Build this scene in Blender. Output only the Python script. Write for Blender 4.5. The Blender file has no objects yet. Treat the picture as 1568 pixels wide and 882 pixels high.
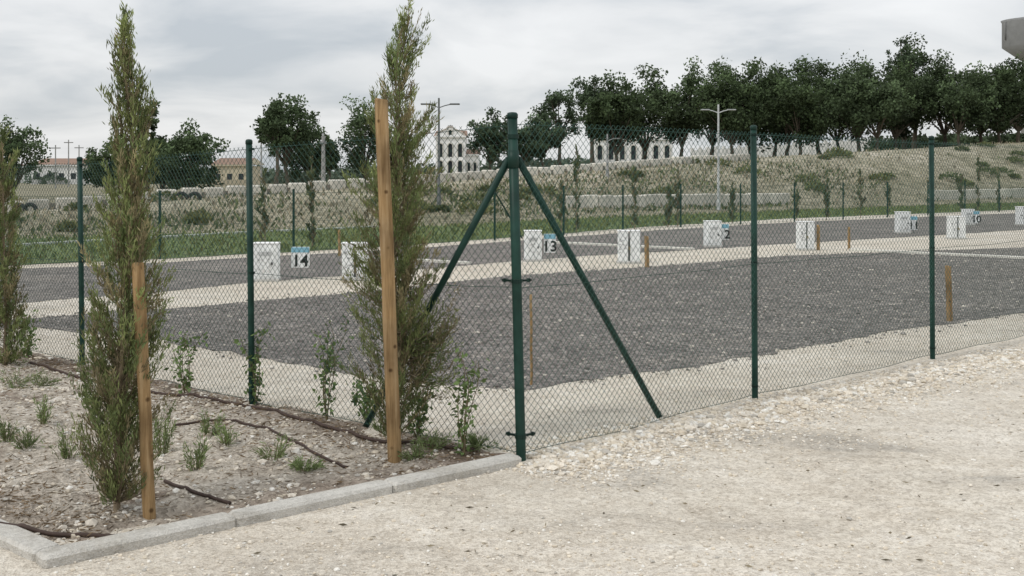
import bpy, math, random
import numpy as np
from mathutils import Vector
rng=np.random.default_rng(7); random.seed(7)
F=1711.0; HZ=265.0; CH=1.65
def G(px,py,z=0.0):
    d=F*(CH-z)/(py-HZ); return np.array([(px-784)/F*d,d,z])
def at(px,d): return (px-784)/F*d
def zt(py,d): return CH+(HZ-py)*d/F

# ---------- mesh builder ----------
class MB:
    def __init__(s): s.v=[];s.f=[];s.c=[];s.m=[];s.n=0
    def add(s,V,Fc,col=(.5,.5,.5),mat=0):
        V=np.asarray(V,float).reshape(-1,3); Fc=np.asarray(Fc,int)
        c=np.asarray(col,float)
        if c.ndim==1: c=np.tile(c,(len(V),1))
        s.v.append(V); s.c.append(c); s.f.append(Fc+s.n); s.m.append(np.full(len(Fc),mat)); s.n+=len(V)
    def build(s,name,mats,smooth=False,parent=None):
        me=bpy.data.meshes.new(name)
        V=np.concatenate(s.v); C=np.concatenate(s.c)
        me.vertices.add(len(V)); me.vertices.foreach_set('co',V.astype(np.float32).ravel())
        loops=np.concatenate([f.ravel() for f in s.f]); tot=np.concatenate([np.full(len(f),f.shape[1]) for f in s.f])
        st=np.concatenate([[0],np.cumsum(tot)[:-1]])
        me.loops.add(len(loops)); me.loops.foreach_set('vertex_index',loops.astype(np.int32))
        me.polygons.add(len(tot)); me.polygons.foreach_set('loop_start',st.astype(np.int32))
        try: me.polygons.foreach_set('loop_total',tot.astype(np.int32))
        except Exception: pass
        me.polygons.foreach_set('material_index',np.concatenate(s.m).astype(np.int32))
        me.polygons.foreach_set('use_smooth',np.full(len(tot),smooth))
        a=me.color_attributes.new('Col','FLOAT_COLOR','POINT')
        a.data.foreach_set('color',np.hstack([C,np.ones((len(C),1))]).astype(np.float32).ravel())
        me.update(calc_edges=True); me.validate()
        for m in mats: me.materials.append(m)
        ob=bpy.data.objects.new(name,me); bpy.context.scene.collection.objects.link(ob)
        if parent: ob.parent=parent
        return ob
    def tube(s,pts,rad,sides=6,col=(.5,.5,.5),mat=0,cap=True):
        P=np.asarray(pts,float); n=len(P); r=np.broadcast_to(np.asarray(rad,float),(n,))
        T=np.gradient(P,axis=0); T/=np.linalg.norm(T,axis=1,keepdims=True)+1e-9
        ref=np.array([0,0,1.]) if abs(T[:,2]).mean()<.8 else np.array([1.,0,0])
        A=np.cross(T,ref); A/=np.linalg.norm(A,axis=1,keepdims=True)+1e-9; B=np.cross(T,A)
        th=np.arange(sides)/sides*2*math.pi
        V=P[:,None]+r[:,None,None]*(A[:,None]*np.cos(th)[None,:,None]+B[:,None]*np.sin(th)[None,:,None])
        i=np.arange(n-1)[:,None]*sides; j=np.arange(sides)[None]; k=(j+1)%sides
        Q=np.stack([i+j,i+k,i+sides+k,i+sides+j],-1).reshape(-1,4)
        n0=s.n
        s.add(V,Q,col,mat)
        if cap:
            for base,flip in ((0,1),((n-1)*sides,0)):
                ids=np.arange(sides)+base+n0
                if flip: ids=ids[::-1]
                s.f.append(ids[None]); s.m.append(np.array([mat]))
    def box(s,c,size,ang=0,col=(.5,.5,.5),mat=0,bev=0):
        hx,hy,hz=np.array(size)/2; b=bev
        if b==0:
            V=np.array([[x,y,z] for z in(-hz,hz) for x,y in((-hx,-hy),(hx,-hy),(hx,hy),(-hx,hy))])
            Q=[[3,2,1,0],[4,5,6,7],[0,1,5,4],[1,2,6,5],[2,3,7,6],[3,0,4,7]]
        else:
            def ring(i,z): 
                x,y=hx-i,hy-i
                return [[-x+b,-y,z],[x-b,-y,z],[x,-y+b,z],[x,y-b,z],[x-b,y,z],[-x+b,y,z],[-x,y-b,z],[-x,-y+b,z]]
            V=np.array(ring(b*.9,-hz)+ring(0,-hz+b)+ring(0,hz-b)+ring(b*.9,hz)); Q=[]
            for r in range(3):
                for j in range(8): k=(j+1)%8; Q.append([r*8+j,r*8+k,r*8+8+k,r*8+8+j])
        ca,sa=math.cos(ang),math.sin(ang); R=np.array([[ca,-sa,0],[sa,ca,0],[0,0,1]])
        W=V@R.T+np.array(c); n0=s.n; s.add(W,Q,col,mat)
        if b:
            s.f.append((np.arange(8)[::-1]+n0)[None]); s.m.append(np.array([mat])); s.f.append((np.arange(8)+24+n0)[None]); s.m.append(np.array([mat]))
def leaves(mb,P,D,L,W,col,mat=0,fold=True):
    n=len(P); D=D/(np.linalg.norm(D,axis=1,keepdims=True)+1e-9)
    S=np.cross(D,rng.normal(size=(n,3))); S/=np.linalg.norm(S,axis=1,keepdims=True)+1e-9
    L=np.broadcast_to(L,(n,))[:,None]; W=np.broadcast_to(W,(n,))[:,None]
    V=np.stack([P,P+D*L*.45+S*W/2,P+D*L,P+D*L*.45-S*W/2],1)
    Q=np.arange(n*4).reshape(n,4)
    mb.add(V.reshape(-1,3),Q,np.repeat(np.asarray(col).reshape(-1,3)*np.ones((n,3)),4,axis=0),mat)
def grid_noise(x,y,scale,seed):
    r=np.random.default_rng(seed); T=r.random((64,64))
    X=np.asarray(x)*scale; Y=np.asarray(y)*scale
    xi=np.floor(X).astype(int); yi=np.floor(Y).astype(int); fx=X-xi; fy=Y-yi
    fx=fx*fx*(3-2*fx); fy=fy*fy*(3-2*fy)
    g=lambda a,b:T[a%64,b%64]
    return (g(xi,yi)*(1-fx)+g(xi+1,yi)*fx)*(1-fy)+(g(xi,yi+1)*(1-fx)+g(xi+1,yi+1)*fx)*fy
def fbm(x,y,s,seed,o=4):
    t=0;a=.5
    for i in range(o): t=t+a*grid_noise(x,y,s*2**i,seed+i); a/=2
    return t/(1-.5**o)-.5
def sstep(a,b,x): t=np.clip((x-a)/(b-a),0,1); return t*t*(3-2*t)
def inpoly(P,poly):
    x,y=P[:,0],P[:,1]; c=np.zeros(len(P),bool); n=len(poly); j=n-1
    for i in range(n):
        xi,yi=poly[i][:2]; xj,yj=poly[j][:2]
        c^=((yi>y)!=(yj>y))&(x<(xj-xi)*(y-yi)/(yj-yi+1e-12)+xi); j=i
    return c

# ---------- materials ----------
def newmat(name):
    m=bpy.data.materials.new(name); m.use_nodes=True; nt=m.node_tree; b=nt.nodes['Principled BSDF']
    try: b.inputs['Specular IOR Level'].default_value=.2
    except Exception: pass
    return m,nt,b
def L(nt,a,b): nt.links.new(a,b)
def N(nt,t,**k):
    n=nt.nodes.new(t)
    for a,v in k.items():
        if a in n.inputs: n.inputs[a].default_value=v
        else: setattr(n,a,v)
    return n
def ramp(nt,src,stops):
    r=nt.nodes.new('ShaderNodeValToRGB'); e=r.color_ramp.elements
    e[0].position,e[0].color=stops[0][0],(*stops[0][1],1); e[1].position,e[1].color=stops[-1][0],(*stops[-1][1],1)
    for p,c in stops[1:-1]:
        x=e.new(p); x.color=(*c,1)
    L(nt,src,r.inputs[0]); return r.outputs[0]
def mix(nt,f,a,b,mode='MIX'):
    m=nt.nodes.new('ShaderNodeMix'); m.data_type='RGBA'; m.blend_type=mode
    for i,v in((0,f),(6,a),(7,b)):
        if isinstance(v,(int,float)): m.inputs[i].default_value=v
        elif isinstance(v,tuple): m.inputs[i].default_value=(*v,1)
        else: L(nt,v,m.inputs[i])
    return m.outputs[2]
def ground_mat(name,big,mid,fine,fs=70,bump=.6,rough=.95,attr=False,bigscale=.45,midscale=6,bdist=.01,patch=None):
    m,nt,b=newmat(name); tc=N(nt,'ShaderNodeTexCoord'); co=tc.outputs['Object']
    n1=N(nt,'ShaderNodeTexNoise',Scale=bigscale,Detail=5.0,Roughness=.65); n2=N(nt,'ShaderNodeTexNoise',Scale=midscale,Detail=7.0,Roughness=.75)
    vo=N(nt,'ShaderNodeTexVoronoi',Scale=fs); vo2=N(nt,'ShaderNodeTexVoronoi',Scale=fs*.37)
    for n in(n1,n2,vo,vo2): L(nt,co,n.inputs['Vector'])
    c=ramp(nt,n1.outputs[0],big); c2=ramp(nt,n2.outputs[0],mid)
    c=mix(nt,.55,c,c2)
    sx=nt.nodes.new('ShaderNodeSeparateColor'); L(nt,vo.outputs['Color'],sx.inputs[0])
    c=mix(nt,1.0,c,ramp(nt,sx.outputs[0],fine),'MULTIPLY')
    sx2=nt.nodes.new('ShaderNodeSeparateColor'); L(nt,vo2.outputs['Color'],sx2.inputs[0])
    c=mix(nt,.5,c,mix(nt,1.0,c,ramp(nt,sx2.outputs[1],fine),'MULTIPLY'))
    if patch:
        mp=N(nt,'ShaderNodeMapping'); mp.inputs['Scale'].default_value=(.55,1.1,1); mp.inputs['Rotation'].default_value=(0,0,.5); L(nt,co,mp.inputs[0])
        n3=N(nt,'ShaderNodeTexNoise',Scale=1.3,Detail=8.0,Roughness=.72,Distortion=.6); L(nt,mp.outputs[0],n3.inputs['Vector'])
        c=mix(nt,1.0,c,ramp(nt,n3.outputs[0],patch),'MULTIPLY')
    if attr:
        a=N(nt,'ShaderNodeAttribute'); a.attribute_name='Col'; c=mix(nt,1.0,c,a.outputs['Color'],'MULTIPLY')
    L(nt,c,b.inputs['Base Color']); b.inputs['Roughness'].default_value=rough
    ad=N(nt,'ShaderNodeMath',operation='ADD'); L(nt,vo.outputs['Distance'],ad.inputs[0]); L(nt,n2.outputs[0],ad.inputs[1])
    bp=N(nt,'ShaderNodeBump',Strength=bump,Distance=bdist); L(nt,ad.outputs[0],bp.inputs['Height']); L(nt,bp.outputs[0],b.inputs['Normal'])
    return m
def attr_mat(name,rough=.8,trans=0,noise=.25,nscale=30,bump=0):
    m,nt,b=newmat(name); a=N(nt,'ShaderNodeAttribute'); a.attribute_name='Col'
    tc=N(nt,'ShaderNodeTexCoord'); n=N(nt,'ShaderNodeTexNoise',Scale=float(nscale),Detail=3.0); L(nt,tc.outputs['Object'],n.inputs['Vector'])
    lo=1-noise; hi=1+noise
    r=ramp(nt,n.outputs[0],[(.3,(lo,lo,lo)),(.7,(hi,hi,hi))]); c=mix(nt,1.0,a.outputs['Color'],r,'MULTIPLY')
    L(nt,c,b.inputs['Base Color']); b.inputs['Roughness'].default_value=rough
    if bump:
        bp=N(nt,'ShaderNodeBump',Strength=bump,Distance=.005); L(nt,n.outputs[0],bp.inputs['Height']); L(nt,bp.outputs[0],b.inputs['Normal'])
    if trans:
        t=N(nt,'ShaderNodeBsdfTranslucent'); L(nt,c,t.inputs[0]); ms=N(nt,'ShaderNodeMixShader'); ms.inputs[0].default_value=trans
        L(nt,b.outputs[0],ms.inputs[1]); L(nt,t.outputs[0],ms.inputs[2]); L(nt,ms.outputs[0],nt.nodes['Material Output'].inputs[0])
    return m
def wood_mat():
    m,nt,b=newmat('treated_wood'); tc=N(nt,'ShaderNodeTexCoord'); mp=N(nt,'ShaderNodeMapping'); mp.inputs['Scale'].default_value=(40,40,2.5)
    L(nt,tc.outputs['Object'],mp.inputs[0]); n=N(nt,'ShaderNodeTexNoise',Scale=1.0,Detail=6.0,Roughness=.7); L(nt,mp.outputs[0],n.inputs['Vector'])
    n2=N(nt,'ShaderNodeTexNoise',Scale=4.0,Detail=3.0); L(nt,tc.outputs['Object'],n2.inputs['Vector'])
    vo=N(nt,'ShaderNodeTexVoronoi',Scale=9.0); L(nt,tc.outputs['Object'],vo.inputs['Vector'])
    c=ramp(nt,n.outputs[0],[(.28,(.15,.09,.04)),(.5,(.31,.205,.10)),(.7,(.44,.315,.18))])
    c=mix(nt,1.0,c,ramp(nt,n2.outputs[0],[(.3,(.62,.60,.58)),(.5,(.95,.95,.95)),(.7,(1.12,1.07,1))]),'MULTIPLY')
    c=mix(nt,1.0,c,ramp(nt,vo.outputs['Distance'],[(.06,(.35,.3,.26)),(.14,(1,1,1))]),'MULTIPLY')
    L(nt,c,b.inputs['Base Color']); b.inputs['Roughness'].default_value=.8
    bp=N(nt,'ShaderNodeBump',Strength=.5,Distance=.004); L(nt,n.outputs[0],bp.inputs['Height']); L(nt,bp.outputs[0],b.inputs['Normal']); return m
M_cream=ground_mat('cream_gravel',[(.3,(.54,.475,.39)),(.5,(.64,.585,.495)),(.68,(.73,.69,.62))],[(.3,(.50,.44,.36)),(.52,(.65,.595,.51)),(.75,(.76,.72,.65))],[(.0,(.74,.72,.70)),(.5,(1,1,1)),(1,(1.1,1.1,1.1))],fs=85,bump=.7,patch=[(.32,(.64,.645,.655)),(.42,(.89,.885,.88)),(.55,(1,1,1)),(.68,(1.07,1.09,1.13))])
M_dark=ground_mat('dark_gravel',[(.3,(.165,.150,.137)),(.55,(.215,.197,.182)),(.7,(.27,.25,.233))],[(.3,(.13,.118,.108)),(.5,(.21,.193,.178)),(.75,(.32,.298,.275))],[(.0,(.5,.5,.5)),(.6,(1,1,1)),(.9,(1.25,1.25,1.25)),(1,(1.7,1.66,1.6))],fs=38,bump=1,midscale=3,bdist=.02,patch=[(.33,(.74,.74,.74)),(.5,(1,1,1)),(.68,(1.35,1.32,1.28))])
M_soil=ground_mat('bed_soil',[(.3,(.30,.26,.21)),(.5,(.43,.385,.325)),(.7,(.55,.51,.45))],[(.3,(.24,.205,.165)),(.52,(.42,.375,.315)),(.75,(.58,.54,.48))],[(.0,(.6,.58,.55)),(.5,(1,1,1)),(1,(1.2,1.2,1.2))],fs=60,bump=1,attr=True,bigscale=1.5)
M_bank=ground_mat('dry_grass_bank',[(.3,(.16,.155,.095)),(.5,(.26,.235,.165)),(.7,(.38,.345,.27))],[(.3,(.13,.135,.08)),(.52,(.27,.245,.175)),(.75,(.46,.42,.35))],[(.0,(.6,.6,.55)),(.5,(1,1,1)),(1,(1.2,1.2,1.2))],fs=5,bump=1,attr=True,bigscale=.16,midscale=.9,bdist=.1)
M_lawn=ground_mat('lawn',[(.3,(.08,.12,.045)),(.55,(.12,.165,.065)),(.7,(.18,.20,.10))],[(.3,(.07,.105,.04)),(.52,(.13,.165,.07)),(.75,(.22,.22,.13))],[(.0,(.65,.65,.6)),(.5,(1,1,1)),(1,(1.2,1.2,1.2))],fs=9,bump=1,bigscale=.3,midscale=1.5,bdist=.05)
M_conc=ground_mat('concrete',[(.3,(.48,.46,.42)),(.55,(.56,.54,.495)),(.7,(.62,.60,.55))],[(.3,(.36,.34,.305)),(.52,(.56,.535,.49)),(.75,(.63,.61,.56))],[(.0,(.84,.84,.84)),(.5,(1,1,1)),(1,(1.05,1.05,1.05))],fs=120,bump=.5,bigscale=2,patch=[(.35,(.66,.63,.58)),(.5,(1,1,1)),(.68,(1.05,1.05,1.05))])
M_leaf=attr_mat('foliage',.75,.25,.2,8); M_bark=attr_mat('bark',.9,0,.3,25,.5)
M_stone=attr_mat('pebble_stone',.9,0,.15,60,.3); M_wood=wood_mat()
M_paint=attr_mat('painted_metal',.45,0,.25,11,.05); M_plaster=attr_mat('plaster',.85,0,.10,1.2); M_plast=attr_mat('painted_surface',.6,0,.12,9,.1)
M_wire=attr_mat('coated_wire',.5,0,.1,3); M_rubber=attr_mat('plastic_rubber',.7,0,.2,20)

# ---------- layout ----------
C=G(798,705); R=[C,G(1156,612),G(1428,550)]; R.append(R[2]+(R[2]-R[1])*1.02); R.append(R[3]+(R[3]-R[2])); R.append(R[4]+(R[3]-R[2]))
Lf=[C,G(386,622),G(126,560)]; dv=np.array([-1.9,1.62,0]); 
for i in range(3): Lf.append(Lf[-1]+dv)
K=G(82,858); u=(C-K)/np.linalg.norm(C-K); v=(Lf[2]-C)/np.linalg.norm(Lf[2]-C)
nout=np.array([u[1],-u[0],0])
bx=[-90,-40,-12.3,-2.1,1.8,28.7,80,140]; by=[20,24,28,35,40,62.7,92,125]
tx=[-90,-40,-18.3,-12.2,-3.6,9.6,36.6,80,140]; ty=[30,36,40,43,50,62,80,108,150]; tz=[0.1,.15,.22,.7,1.25,2.25,3.85,4.5,5]
def hz(x,y):
    b=np.interp(x,bx,by); t=np.interp(x,tx,ty); z=np.interp(x,tx,tz)
    q=(y-b)/(t-b); 
    return np.where(q<=0,-.06,z*sstep(-.15,1,q)+.15*fbm(x,y,.35,5)*np.clip(q*3,0,1))-.0
def hit(px,py,dmin=26,dmax=110):
    for d in np.arange(dmin,dmax,.2):
        x=at(px,d); z=float(hz(np.array(x),np.array(d)))
        if z>=zt(py,d) and d>=np.interp(x,bx,by): return np.array([x,d,z])
    return None

# ground sheet
def axis(lo,hi,fine,near,far):
    a=list(np.arange(lo,hi,fine)); s=fine
    while a[-1]<far: s*=1.18; a.append(a[-1]+s)
    s=fine; 
    while a[0]>near: s*=1.18; a.insert(0,a[0]-s)
    return np.array(a)
xs=axis(-3,6,.035,-600,600); ys=axis(3.8,11,.035,-60,900)
X,Y=np.meshgrid(xs,ys)
def gz(X,Y):
    d=(X-C[0])*nout[0]+(Y-C[1])*nout[1]; s=(X-C[0])*u[0]+(Y-C[1])*u[1]
    m=sstep(-.05,.6,d)*(np.hypot(X,Y)<30)
    heap=np.exp(-((d-.12)/.3)**2)*sstep(-.1,.5,s)*(np.hypot(X,Y)<30)
    return m*(.05*fbm(X,Y,.9,11)+.02*fbm(X,Y,9,21))+ .05*heap*(.35+fbm(X,Y,3,31)*1.8)
Z=gz(X,Y)
def gridmesh(name,X,Y,Z,mat,col=(1,1,1)):
    ny,nx=X.shape; idx=np.arange(ny*nx).reshape(ny,nx)
    mb=MB(); mb.add(np.stack([X,Y,Z],-1),np.stack([idx[:-1,:-1],idx[:-1,1:],idx[1:,1:],idx[1:,:-1]],-1).reshape(-1,4),col); return mb.build(name,[mat],True)
gridmesh('gravel_ground',X,Y,Z,M_cream)

def sheet(name,poly,z,mat,rag=.06,step=.12):
    P=[]; n=len(poly)
    for i in range(n):
        a=np.array(poly[i][:2]); b=np.array(poly[(i+1)%n][:2]); k=max(1,min(400,int(np.linalg.norm(b-a)/step)))
        for j in range(k): P.append(a+(b-a)*j/k)
    P=np.array(P); P+=rag*2*np.stack([fbm(P[:,0],P[:,1],1.3,3),fbm(P[:,0],P[:,1],1.3,9)],-1)+rag*.4*rng.normal(size=P.shape)*.5
    cv=MB(); cv.add(np.hstack([P,np.full((len(P),1),z)]),np.arange(len(P))[None]); return cv.build(name,[mat])
gp=lambda L_: [G(a,b) for a,b in L_]
plot1=gp([(800,596),(900,582),(1060,562),(1160,543),(1427,499),(1568,478),(2000,430),(2000,366),(1568,379),(1200,392),(1000,408),(800,421),(560,447),(300,470),(60,486),(-150,500),(-150,508),(60,501),(230,518),(400,547),(540,569),(680,588)])
plot2=gp([(-200,482),(30,464),(230,448),(400,431),(560,421),(700,408),(800,399),(1000,386),(1200,374),(1568,352),(2000,332),(2000,314),(1568,326),(1200,341),(1000,353),(800,368),(680,377),(560,385),(250,402),(30,412),(-200,420)])
sheet('dark_gravel_plot',plot1,.004,M_dark,.14); sheet('dark_gravel_plot',plot2,.004,M_dark,.14)
lawnpts=[(-300,418),(30,406),(250,396),(560,380),(680,372),(800,362),(1000,347),(1200,335),(1568,321),(2000,309)]
lawn=[G(a,b) for a,b in lawnpts]+[np.array([x,np.interp(x,bx,by)+1.5,0]) for x in (80,28.7,15,1.8,-2.1,-12.3,-25,-40)]
sheet('grass_lawn',lawn,.008,M_lawn,.2,.3)

# bank hill
xs2=np.concatenate([np.arange(-90,-30,3),np.arange(-30,60,.4),np.arange(60,141,3)]); q=np.concatenate([np.linspace(-.02,1.3,60),np.linspace(1.4,3,12),np.array([4,6,10,20,40])])
X,Q_=np.meshgrid(xs2,q); b_=np.interp(X,bx,by); t_=np.interp(X,tx,ty); Y=b_+Q_*(t_-b_); Z=hz(X,Y)
bare=np.clip(sstep(.3,.95,Q_)*(.6+1.7*fbm(X,Y,.25,91)),0,1)[...,None]*(1-sstep(1.2,2.0,Q_))[...,None]
gridmesh('grassy_bank_hill',X,Y,Z,M_bank,(np.array([1.,1,1])*(1-bare)+np.array([1.6,1.6,1.75])*bare).reshape(-1,3))

def tufts(name,P,z,h,w,cols,jit=.5):
    mb=MB(); n=len(P); D=np.stack([rng.normal(0,jit,n),rng.normal(0,jit,n),np.ones(n)],-1)
    leaves(mb,np.column_stack([P,z]),D,h*rng.uniform(.5,1.3,n),w,cols); return mb.build(name,[M_leaf])
P=np.column_stack([rng.uniform(-30,35,90000),rng.uniform(18,60,90000)]); P=P[inpoly(P,lawn)][:24000]; n=len(P)
cc=np.array([.13,.175,.065])*rng.uniform(.5,1.5,(n,1))+np.array([.08,.05,.03])*rng.random((n,1))
tufts('lawn_grass',P,np.full(n,.0),.13,.05,cc)
n=32000; x=rng.uniform(-30,50,n); b_=np.interp(x,bx,by); t_=np.interp(x,tx,ty); qq=rng.uniform(0.02,1.1,n); y=b_+qq*(t_-b_)
g=sstep(-.15,.15,fbm(x,y,.22,77)); keep=rng.random(n)<(.15+.85*g)*(1-.6*sstep(.4,1,qq)); x,y,g,qq=x[keep],y[keep],g[keep],qq[keep]; n=len(x)
cc=np.where(rng.random((n,1))<(.6*g*(1.2-qq)+.1)[:,None],np.array([[.14,.165,.08]]),np.array([[.37,.33,.24]]))*rng.uniform(.5,1.3,(n,1))
tufts('bank_grass',np.column_stack([x,y]),hz(x,y)-.02,.22,.09,cc)
mb=MB()
for i in range(60):
    x0=rng.uniform(-25,45); b0=np.interp(x0,bx,by); t0=np.interp(x0,tx,ty); y0=b0+rng.uniform(.1,.9)*(t0-b0); r=rng.uniform(.2,.6)
    n=160; D=rng.normal(size=(n,3)); D/=np.linalg.norm(D,axis=1,keepdims=True); D[:,2]=abs(D[:,2]); Pp=np.array([x0,y0,float(hz(np.array(x0),np.array(y0)))])+D*r*rng.uniform(.5,1,(n,1))*[1.3,1.3,.6]
    leaves(mb,Pp,D+rng.normal(0,.4,(n,3)),.2,.1,np.array([.13,.155,.075])*rng.uniform(.5,1.5,(n,1))+np.array([.06,.04,.01])*rng.random())
mb.build('bank_scrub',[M_leaf])

# ---------- pebbles ----------
t=(1+5**.5)/2
IV=np.array([(-1,t,0),(1,t,0),(-1,-t,0),(1,-t,0),(0,-1,t),(0,1,t),(0,-1,-t),(0,1,-t),(t,0,-1),(t,0,1),(-t,0,-1),(-t,0,1)])/1.902
IF=np.array([(0,11,5),(0,5,1),(0,1,7),(0,7,10),(0,10,11),(1,5,9),(5,11,4),(11,10,2),(10,7,6),(7,1,8),(3,9,4),(3,4,2),(3,2,6),(3,6,8),(3,8,9),(4,9,5),(2,4,11),(6,2,10),(8,6,7),(9,8,1)])
def pebbles(name,P,z,size,cols):
    n=len(P); V=np.tile(IV,(n,1,1))*rng.uniform(.75,1.25,(n,12,1))
    V=V*rng.uniform([.8,.6,.4],[1.3,1.,.75],(n,3))[:,None]*size[:,None,None]
    a=rng.uniform(0,6.28,n); ca,sa=np.cos(a)[:,None],np.sin(a)[:,None]
    V=np.stack([V[...,0]*ca-V[...,1]*sa,V[...,0]*sa+V[...,1]*ca,V[...,2]],-1)
    V+=np.column_stack([P,z])[:,None]
    Fc=(IF[None]+12*np.arange(n)[:,None,None]).reshape(-1,3)
    mb=MB(); mb.add(V.reshape(-1,3),Fc,np.repeat(cols,12,axis=0)); return mb.build(name,[M_stone])
def creamcols(n):
    base=np.array([[.68,.62,.53],[.60,.53,.43],[.75,.72,.66],[.47,.44,.39],[.65,.58,.47]]); return base[rng.choice(5,n,p=[.35,.25,.2,.08,.12])]*rng.uniform(.84,1.1,(n,1))
def zone(n,xl,xh,yl,yh): return np.column_stack([rng.uniform(xl,xh,n),rng.uniform(yl,yh,n)])
P=zone(260000,-3,6.5,4.2,12.5)
dd=(P[:,0]-C[0])*nout[0]+(P[:,1]-C[1])*nout[1]; ss=(P[:,0]-C[0])*u[0]+(P[:,1]-C[1])*u[1]
vis=(abs(P[:,0])<P[:,1]*.5)&((dd>.085)|((dd>-.3)&(ss>.05)))&((ss>-2.7)|(dd>.2))
dens=.02+.55*sstep(.03,.22,fbm(P[:,0],P[:,1],.8,55))+1.5*np.exp(-((dd-.1)/.42)**2)*(ss>-.2)+.35*np.exp(-((dd-.09)/.06)**2)+.22*np.exp(-((P[:,1]-4.6)/.6)**2)
keep=vis&(rng.random(len(P))<dens*.5*np.clip(7/P[:,1],0,1)**1.5); P=P[keep]; dd=dd[keep];ss=ss[keep]; n=len(P)
sz=.004*np.exp(rng.normal(0,.5,n))+.003; sz*=1+1.9*np.exp(-((dd-.1)/.38)**2)*(ss>-.1)*rng.random(n)
pebbles('gravel_pebbles',P,gz(P[:,0],P[:,1])+sz*.2,np.clip(sz,0,.036),creamcols(n))
P=zone(160000,-9,14,6.5,24); dd=(P[:,0]-C[0])*nout[0]+(P[:,1]-C[1])*nout[1]
w=np.array([v[1],-v[0]]); side=(P[:,0]-C[0])*w[0]+(P[:,1]-C[1])*w[1]
ins=(dd<-.2)&(side>0)&(abs(P[:,0])<P[:,1]*.5)&~inpoly(P,plot2)
i1=inpoly(P,plot1)
k1=ins&~i1&(rng.random(len(P))<.45); Pa=P[k1]; n=len(Pa); pebbles('path_pebbles',Pa,np.full(n,.003),np.clip(.006*np.exp(rng.normal(0,.4,n)),0,.02),creamcols(n)*.93)
i2=inpoly(P+rng.normal(0,.16,P.shape),plot1)
k2=(dd<-.3)&(side>.2)&(abs(P[:,0])<P[:,1]*.5)&i2&(rng.random(len(P))<.85); Pb=P[k2]; n=len(Pb)
gc=np.array([[.15,.137,.125],[.21,.193,.178],[.29,.268,.245],[.48,.44,.38]])[rng.choice(4,n,p=[.34,.36,.22,.08])]*rng.uniform(.8,1.2,(n,1))
pebbles('plot_stones',Pb,np.full(n,.006),np.clip(.0095*np.exp(rng.normal(0,.5,n)),0,.035),gc)
n=420; P=zone(n,-1.5,4,4.4,9); dd=(P[:,0]-C[0])*nout[0]+(P[:,1]-C[1])*nout[1]; P=P[dd>.15]; n=len(P)
mb=MB(); leaves(mb,np.column_stack([P,gz(P[:,0],P[:,1])+.008]),rng.normal(size=(n,3))*[1,.6,.08],rng.uniform(.012,.05,n),rng.uniform(.004,.012,n),np.array([.17,.145,.10])*rng.uniform(.4,1.7,(n,1))); mb.build('dry_leaf_bits',[M_leaf])

# ---------- planting bed ----------
W_=2.56; S,Tt=np.meshgrid(np.arange(-W_,.03,.03),np.arange(0,15,.035)) 
X=C[0]+u[0]*S+v[0]*Tt; Y=C[1]+u[1]*S+v[1]*Tt
def bz(X,Y): return .018+.08*fbm(X,Y,1.2,41)+.05*fbm(X,Y,9,43)
Z=bz(X,Y); 
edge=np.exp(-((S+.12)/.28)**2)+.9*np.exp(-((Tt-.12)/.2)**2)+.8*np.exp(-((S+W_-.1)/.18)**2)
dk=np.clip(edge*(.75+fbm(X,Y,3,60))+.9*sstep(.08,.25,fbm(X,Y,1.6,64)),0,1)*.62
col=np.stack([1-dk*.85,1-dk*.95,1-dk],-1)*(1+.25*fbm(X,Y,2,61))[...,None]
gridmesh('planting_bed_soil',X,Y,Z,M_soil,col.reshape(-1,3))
ns=15000; s_=rng.uniform(-W_+.05,-.02,ns); t_=rng.uniform(.1,7,ns)**1.0; X=C[0]+u[0]*s_+v[0]*t_; Y=C[1]+u[1]*s_+v[1]*t_
k=rng.random(ns)<.25+.6*sstep(-.1,.15,fbm(X,Y,2.5,70)); X,Y=X[k],Y[k]; n=len(X)
pebbles('bed_stones',np.column_stack([X,Y]),bz(X,Y)+.002,np.clip(.0075*np.exp(rng.normal(0,.55,n)),0,.035),creamcols(n)*.87)
n=11000; s_=-abs(rng.normal(0,.45,n))-.03; s_[::3]=-W_+abs(rng.normal(0,.25,len(s_[::3])))+.1; s_[1::3]=rng.uniform(-W_,0,len(s_[1::3])); s_=np.clip(s_,-W_+.1,0); t_=rng.uniform(.1,7,n); X=C[0]+u[0]*s_+v[0]*t_; Y=C[1]+u[1]*s_+v[1]*t_
mb=MB(); D=rng.normal(size=(n,3))*[1,1,.25]; leaves(mb,np.column_stack([X,Y,bz(X,Y)+.006]),D,rng.uniform(.015,.06,n),.007,np.array([.16,.115,.07])*rng.uniform(.5,1.8,(n,1))); mb.build('leaf_litter',[M_leaf])
mb=MB()
def kerb(a,b,w,z0,z1):
    n=int(np.linalg.norm(b-a)/1.0)+1; dr=(b-a)/np.linalg.norm(b-a); L_=np.linalg.norm(b-a)/n
    for i in range(n):
        c=a+dr*(i+.5)*L_; c=c.copy(); c[2]=(z0+z1)/2+rng.uniform(-.003,.003)
        mb.box(c,(L_-.002,w,z1-z0),math.atan2(dr[1],dr[0])+rng.uniform(-.004,.004),bev=.014)
kc=nout*.03
kerb(K+kc-u*.07,C+kc-u*.06,.12,-.15,.05); kerb(K+v*.04,K+v*12,.13,-.15,.045)
mb.build('concrete_kerb',[M_conc])

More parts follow.
